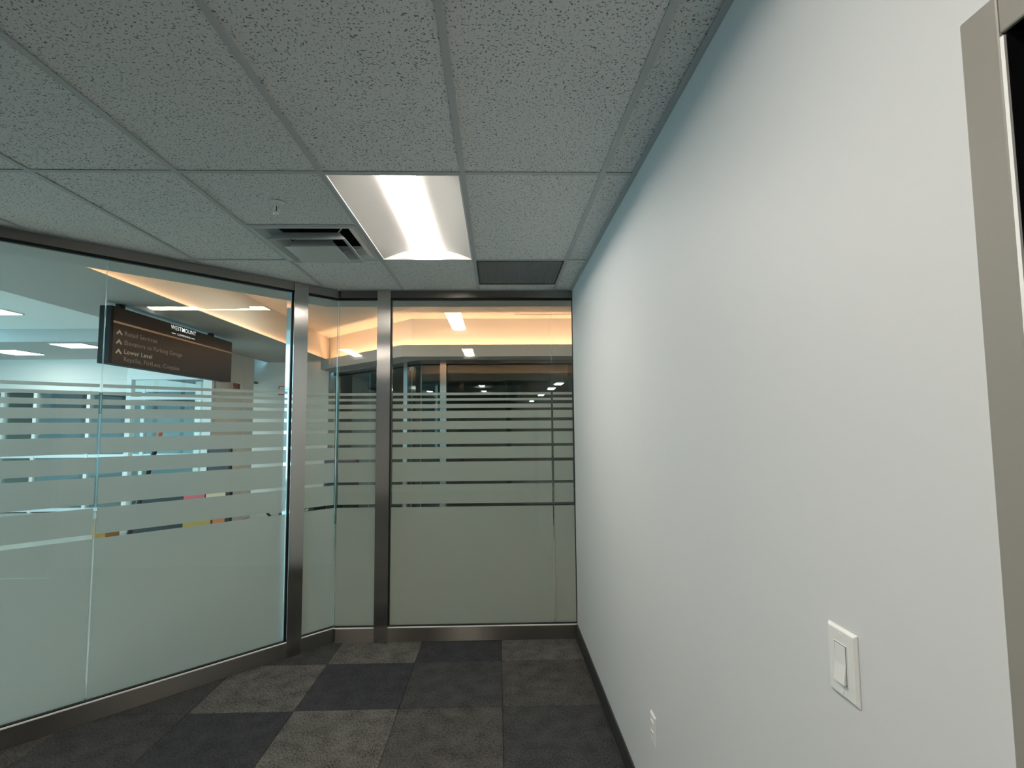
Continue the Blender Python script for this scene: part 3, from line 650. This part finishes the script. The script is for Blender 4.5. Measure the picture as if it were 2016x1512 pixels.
# daylight windows
wd = empty('window_21', (-11, 3, 0), 'tall daylight window wall at the far left of the hall', 'window', kind='structure')
bm = B(); box(bm, -11.1, -11, -6, 8.7, 0, .35); box(bm, -11.1, -11, -6, 8.7, 5.5, 5.7); obj('sill', bm, m_alu, wd)
for i in range(11):
    bm = B(); y = -6+i*1.47; box(bm, -11.1, -11, y-.04, y+.04, .35, 5.5); obj('mullion', bm, m_alu, wd)
bm = B(); box(bm, -11.1, -11, -6, 8.7, 2.55, 2.62); obj('transom', bm, m_alu, wd)
bm = B(); box(bm, -11, XL-.1, -6.1, -6, 0, 5.7); struct('wall_hall', bm, m_white, 'white end wall of the hall behind the viewer', 'wall')
bm = B(); box(bm, -11, -4.6, 13.5, 13.6, 2.6, 4.9); box(bm, -11, -8.0, 8.72, 13.5, 4.85, 4.9); struct('wall_hall', bm, m_white, 'white upper closure above the bright shop', 'wall')
bm = B(); box(bm, -5.95, -4.75, 8.76, 10.8, 2.50, 2.54); struct('ceiling', bm, m_brown, 'low dark ceiling behind the white framed doorway', 'ceiling')
t = empty('flat_ceiling_light', (-5.0, 9.5, 2.50), 'flat glowing ceiling panel seen through the white framed doorway', 'light', 'flat ceiling light panels in the hall')
bm = B(); box(bm, -5.22, -4.8, 9.35, 9.65, 2.49, 2.501); obj('frame', bm, m_fixwhite, t)
bm = B(); box(bm, -5.20, -4.82, 9.37, 9.63, 2.487, 2.49); obj('lens', bm, m_panelight, t)
# flat light panels
fp = None
for (x0, x1, y0, y1, z), lab in (((-7.33, -6.78, 8.80, 9.28, 3.04), 'flat glowing ceiling panel next to the left end of the hanging sign'), ((-9.02, -8.47, 9.53, 10.15, 3.04), 'flat glowing ceiling panel at the left edge, lower of the two there'), ((-7.25, -6.60, 7.15, 7.52, HZ), 'flat glowing ceiling panel at the left edge, higher on the hall ceiling')):
    t = empty('flat_ceiling_light', ((x0+x1)/2, (y0+y1)/2, z), lab, 'light', 'flat ceiling light panels in the hall')
    bm = B(); box(bm, x0, x1, y0, y1, z-.012, z+.001); obj('frame', bm, m_fixwhite, t)
    bm = B(); box(bm, x0+.02, x1-.02, y0+.02, y1-.02, z-.015, z-.012); obj('lens', bm, m_panelight, t)

for (x, y), lab in zip(((-6.3, 5.0), (-6.3, 2.4), (-6.3, -.4)), ('flat glowing hall ceiling panel added as fill just out of frame on the left', 'flat glowing hall ceiling panel added as fill beside the viewer beyond the glass', 'flat glowing hall ceiling panel added as fill behind the viewer beyond the glass')):
    t = empty('flat_ceiling_light', (x, y, HZ), lab, 'light', 'flat ceiling light panels in the hall')  # extra panels added out of view to brighten the hall
    bm = B(); box(bm, x-.3, x+.3, y-.6, y+.6, HZ-.012, HZ+.001); obj('frame', bm, m_fixwhite, t)
    bm = B(); box(bm, x-.28, x+.28, y-.58, y+.58, HZ-.015, HZ-.012); obj('lens', bm, m_panelight, t)

# ------------------------------------------------------------------ hanging directory sign
SX = -3.85
sg = empty('hanging_sign', (SX-.04, 6.56, 2.30), 'dark brown hanging directory sign with a tan stripe and pale lettering', 'sign')
m_signface = mat('sign_dark_brown', (.013, .0095, .008), .38, 0, .28); noise_bump(m_signface, 60, .01, .001)
m_signedge = mat('sign_black_edge', (.004, .004, .005), .5, 0, .2)
m_tan = mat('sign_tan_stripe', (.62, .42, .29), .45)
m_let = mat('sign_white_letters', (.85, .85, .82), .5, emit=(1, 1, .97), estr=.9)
m_dim = mat('sign_dim_letters', (.30, .26, .23), .5); m_mid = mat('sign_pale_letters', (.52, .48, .44), .5)
bm = B(); box(bm, SX-.125, SX-.004, 5.355, 7.77, 2.298, 2.882); obj('board', bm, m_signedge, sg, bevel=.004)
bm = B(); box(bm, SX-.004, SX, 5.38, 7.765, 2.303, 2.878); obj('face_panel', bm, m_signface, sg)
bm = B(); box(bm, SX, SX+.0015, 5.38, 7.765, 2.714, 2.734); st = obj('stripe', bm, m_tan, sg); st['label'] = 'thin tan stripe'
for y in (5.56, 7.31):
    bm = B(); box(bm, SX-.09, SX-.04, y-.04, y+.04, 2.882, LIP); obj('hanger', bm, m_signedge, sg, bevel=.003)
def text(s, y, z, height, width, m, bold=0., name='lettering'):
    cu = D.curves.new(name, 'FONT'); cu.body = s; cu.size = 1; cu.extrude = .0; cu.offset = bold; cu.space_character = 1.08; cu.resolution_u = 4
    to = D.objects.new(name, cu); C.objects.link(to)
    bpy.context.view_layer.update()
    me = D.meshes.new_from_object(to.evaluated_get(bpy.context.evaluated_depsgraph_get()))
    C.objects.unlink(to); D.objects.remove(to); me.name = name
    xs = [v.co.x for v in me.vertices]
    capH = .70; sx = width/(max(xs)-min(xs)); sz = height/capH; x0 = min(xs)
    for v in me.vertices: v.co = Vector((SX+.0012, y+(v.co.x-x0)*sx, z+v.co.y*sz))
    xs = sorted(v.co.y for v in me.vertices); cuts = [xs[0]-1]+[(p+q)/2 for p, q in zip(xs, xs[1:]) if q-p > .17*sx]+[xs[-1]+1]
    for lo, hi in zip(cuts, cuts[1:]):              # one object per word
        fs = [p for p in me.polygons if lo < p.center.y < hi]; ids = sorted({i for p in fs for i in p.vertices}); mp_ = {i: n for n, i in enumerate(ids)}
        m2_ = D.meshes.new(name); m2_.from_pydata([me.vertices[i].co for i in ids], [], [[mp_[i] for i in p.vertices] for p in fs]); m2_.materials.append(m)
        o = D.objects.new(name, m2_); C.objects.link(o); o.parent = sg; o.matrix_parent_inverse = Matrix.Translation(-Vector(sg.location))
    D.meshes.remove(me)
    return o
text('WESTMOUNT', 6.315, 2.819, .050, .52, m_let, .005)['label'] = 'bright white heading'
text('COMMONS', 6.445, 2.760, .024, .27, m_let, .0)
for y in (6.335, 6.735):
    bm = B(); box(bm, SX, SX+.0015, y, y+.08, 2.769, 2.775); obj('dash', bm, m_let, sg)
text('Retail Services', 5.552, 2.606, .048, .52, m_dim)
text('Elevators to Parking Garage', 5.552, 2.511, .048, 1.005, m_dim)
text('Lower Level', 5.553, 2.418, .047, .443, m_mid, .012)
text('Reptilia, Fit4Less, Cineplex', 5.553, 2.339, .048, .958, m_dim)
for zb in (2.600, 2.503, 2.405):
    bm = B(); y0, y1, yc_, h_, th = 5.424, 5.518, 5.471, .056, .026
    for s in (-1, 1):
        pts = [(yc_, zb+h_), (yc_+s*(.047), zb+th*.35), (yc_+s*(.047-.020), zb), (yc_, zb+h_-th*1.15)]
        v = [bm.verts.new((SX+.0015, y, z)) for y, z in pts]; bm.faces.new(v)
    obj('arrow', bm, m_mid, sg, recalc=False)

# ------------------------------------------------------------------ small things in the hall
al = empty('fire_device', (BX, 9.3, 2.29), 'small red fire device on the white pier below the hanging sign', 'fire alarm')
m_red = mat('red_enamel', (.42, .05, .04), .4)
bm = B(); box(bm, BX, BX+.05, 9.16, 9.46, 2.29, 2.41); obj('body', bm, mat('pale_housing', (.6, .5, .46), .4), al, bevel=.004)
bm = B(); box(bm, BX+.05, BX+.056, 9.22, 9.455, 2.31, 2.405); fp_ = obj('front_plate', bm, m_red, al)
for y in (9.25, 9.36):
    bm = B(); box(bm, BX+.056, BX+.059, y, y+.07, 2.325, 2.39); obj('window', bm, mat('dark_red_window', (.10, .015, .012), .3), fp_)
po = empty('wall_notice', (-4.33, 10.66, 2.27), 'small white notice with red corner marks beside the angled steel post', 'notice')
bm = B(); box(bm, -4.41, -4.17, 10.648, 10.66, 2.26, 2.47); obj('board', bm, m_plastic, po)
for z, s in ((2.445, -1), (2.285, 1)):
    bm = B(); box(bm, -4.34, -4.22, 10.646, 10.648, z-.009, z+.009); box(bm, -4.34, -4.322, 10.646, 10.648, min(z, z+s*.05), max(z, z+s*.05))
    obj('red_mark', bm, m_red, po)
# display panel on the hall floor
m_yel = mat('mustard_print', (.42, .27, .035), .5); m_pink = mat('pink_red_print', (.55, .12, .13), .5); m_cream = mat('cream_print', (.62, .52, .36), .5); m_plum = mat('plum_print', (.06, .05, .065), .4); m_or = mat('orange_print', (.60, .16, .05), .5)
y_ = 7.5
ds = empty('display_stand', (-4.3, y_, 0), 'low black display stand with yellow and red panels behind the banded glass', 'display')
bm = B(); box(bm, -5.0, -3.68, y_, y_+.08, .10, .80); box(bm, -4.95, -4.85, y_-.15, y_+.25, 0, .10); box(bm, -3.83, -3.73, y_-.15, y_+.25, 0, .10); obj('cabinet', bm, m_black, ds, bevel=.006)
for a, b, z0, z1, m in ((-4.30, -3.93, .14, .60, m_yel), (-3.90, -3.74, .14, .60, m_or), (-4.30, -4.02, .62, .79, m_pink), (-4.0, -3.74, .62, .79, m_cream)):
    bm = B(); box(bm, a, b, y_-.008, y_, z0, z1); obj('print_panel', bm, m, ds)
bm = B(); box(bm, -4.02, -3.69, y_+.01, y_+.06, .80, 1.43); mo = obj('monitor', bm, m_black, ds, bevel=.006)
bm = B(); box(bm, -3.99, -3.72, y_+.004, y_+.01, .84, 1.40); obj('screen', bm, m_plum, mo)
pp = empty('leaning_pole', (-4.34, 6.5, 0), 'slim black leaning pole with an orange tip behind the banded glass', 'pole')
bm = B(); rod(bm, (-4.455, 6.5, 0), (-4.07, 6.5, 1.47), .03, 10); obj('shaft', bm, m_black, pp)
bm = B(); rod(bm, (-4.07, 6.5, 1.47), (-4.02, 6.5, 1.66), .03, 10); obj('tip', bm, m_or, pp)
bx_ = empty('storage_box', (-6.1, 8.4, 0), 'ochre cardboard box on the cream floor of the hall', 'box')
bm = B(); box(bm, -6.02, -5.83, 8.2, 8.5, 0, .30); obj('body', bm, mat('ochre_card', (.34, .17, .04), .7), bx_, bevel=.004)
bm = B(); box(bm, -6.02, -5.83, 8.2, 8.345, .30, .306); box(bm, -6.02, -5.83, 8.355, 8.5, .30, .306); obj('flaps', bm, mat('ochre_card_flap', (.38, .20, .06), .7), bx_)
ch = empty('armchair', (-2.2, 7.5, 0), 'dark high-backed armchair in the corridor behind the short glass panes', 'chair')
m_uph = mat('plum_grey_upholstery', (.055, .05, .062), .7); m_leather = mat('black_leather', (.012, .012, .012), .4)
bm = B(); box(bm, -2.46, -1.98, 7.62, 7.76, .55, 1.20); obj('backrest', bm, m_uph, ch, bevel=.05, seg=4)
bm = B(); box(bm, -2.42, -2.02, 7.15, 7.66, .36, .50); obj('seat', bm, m_leather, ch, bevel=.03, seg=3)
for s in (-1, 1):
    bm = B(); xc = -2.22+s*.225; box(bm, xc-.04, xc+.04, 7.12, 7.64, .30, .68); obj('armrest', bm, m_leather, ch, bevel=.02, seg=3)
bm = B(); box(bm, -2.40, -2.04, 7.60, 7.63, .50, .98); obj('lumbar_pad', bm, m_leather, ch, bevel=.012)
for sx in (-2.38, -2.06):
    for sy in (7.2, 7.68):
        bm = B(); cyl(bm, (sx, sy), .018, .024, 0, .37, 10); obj('leg', bm, m_black, ch)
def plant(name, loc, label, n, h, seed, spread):
    rnd = random.Random(seed)
    t = empty(name, loc, label, 'plant')
    x, y, _ = loc
    bm = B(); cyl(bm, (x, y), .11, .15, 0, .30, 20); obj('pot', bm, m_black, t, bevel=.006)
    bm = B(); cyl(bm, (x, y), .135, .135, .285, .302, 16); obj('soil', bm, m_brown, t)
    mlf = mat('dark_leaf', (.012, .022, .014), .45)
    for i in range(n):
        a = 2*math.pi*i/n+rnd.uniform(-.3, .3); L_ = h*rnd.uniform(.7, 1.1); sp_ = spread*rnd.uniform(.6, 1.1)
        bm = B(); vs_ = []
        for k in range(7):
            u = k/6; rr = sp_*u; zz = .29+L_*(u-.45*u*u*1.2); wd_ = .028*math.sin(math.pi*min(1, .12+.88*u))+.003
            px, py = x+rr*math.cos(a), y+rr*math.sin(a); nx, ny = -math.sin(a), math.cos(a)
            vs_.append((bm.verts.new((px+nx*wd_, py+ny*wd_, zz-.006)), bm.verts.new((px, py, zz)), bm.verts.new((px-nx*wd_, py-ny*wd_, zz-.006))))
        for k in range(6):
            for q in (0, 1): bm.faces.new((vs_[k][q], vs_[k][q+1], vs_[k+1][q+1], vs_[k+1][q]))
        obj('leaf', bm, mlf, t, smooth=True, recalc=False)
plant('potted_plant', (-5.35, 5.8, 0), 'dark leafy potted plant at the left edge behind the banded glass', 13, .55, 3, .42)
plant('potted_plant', (-2.58, 6.55, 0), 'dark leafy potted plant behind the glass near the angled steel post', 12, .80, 5, .36)
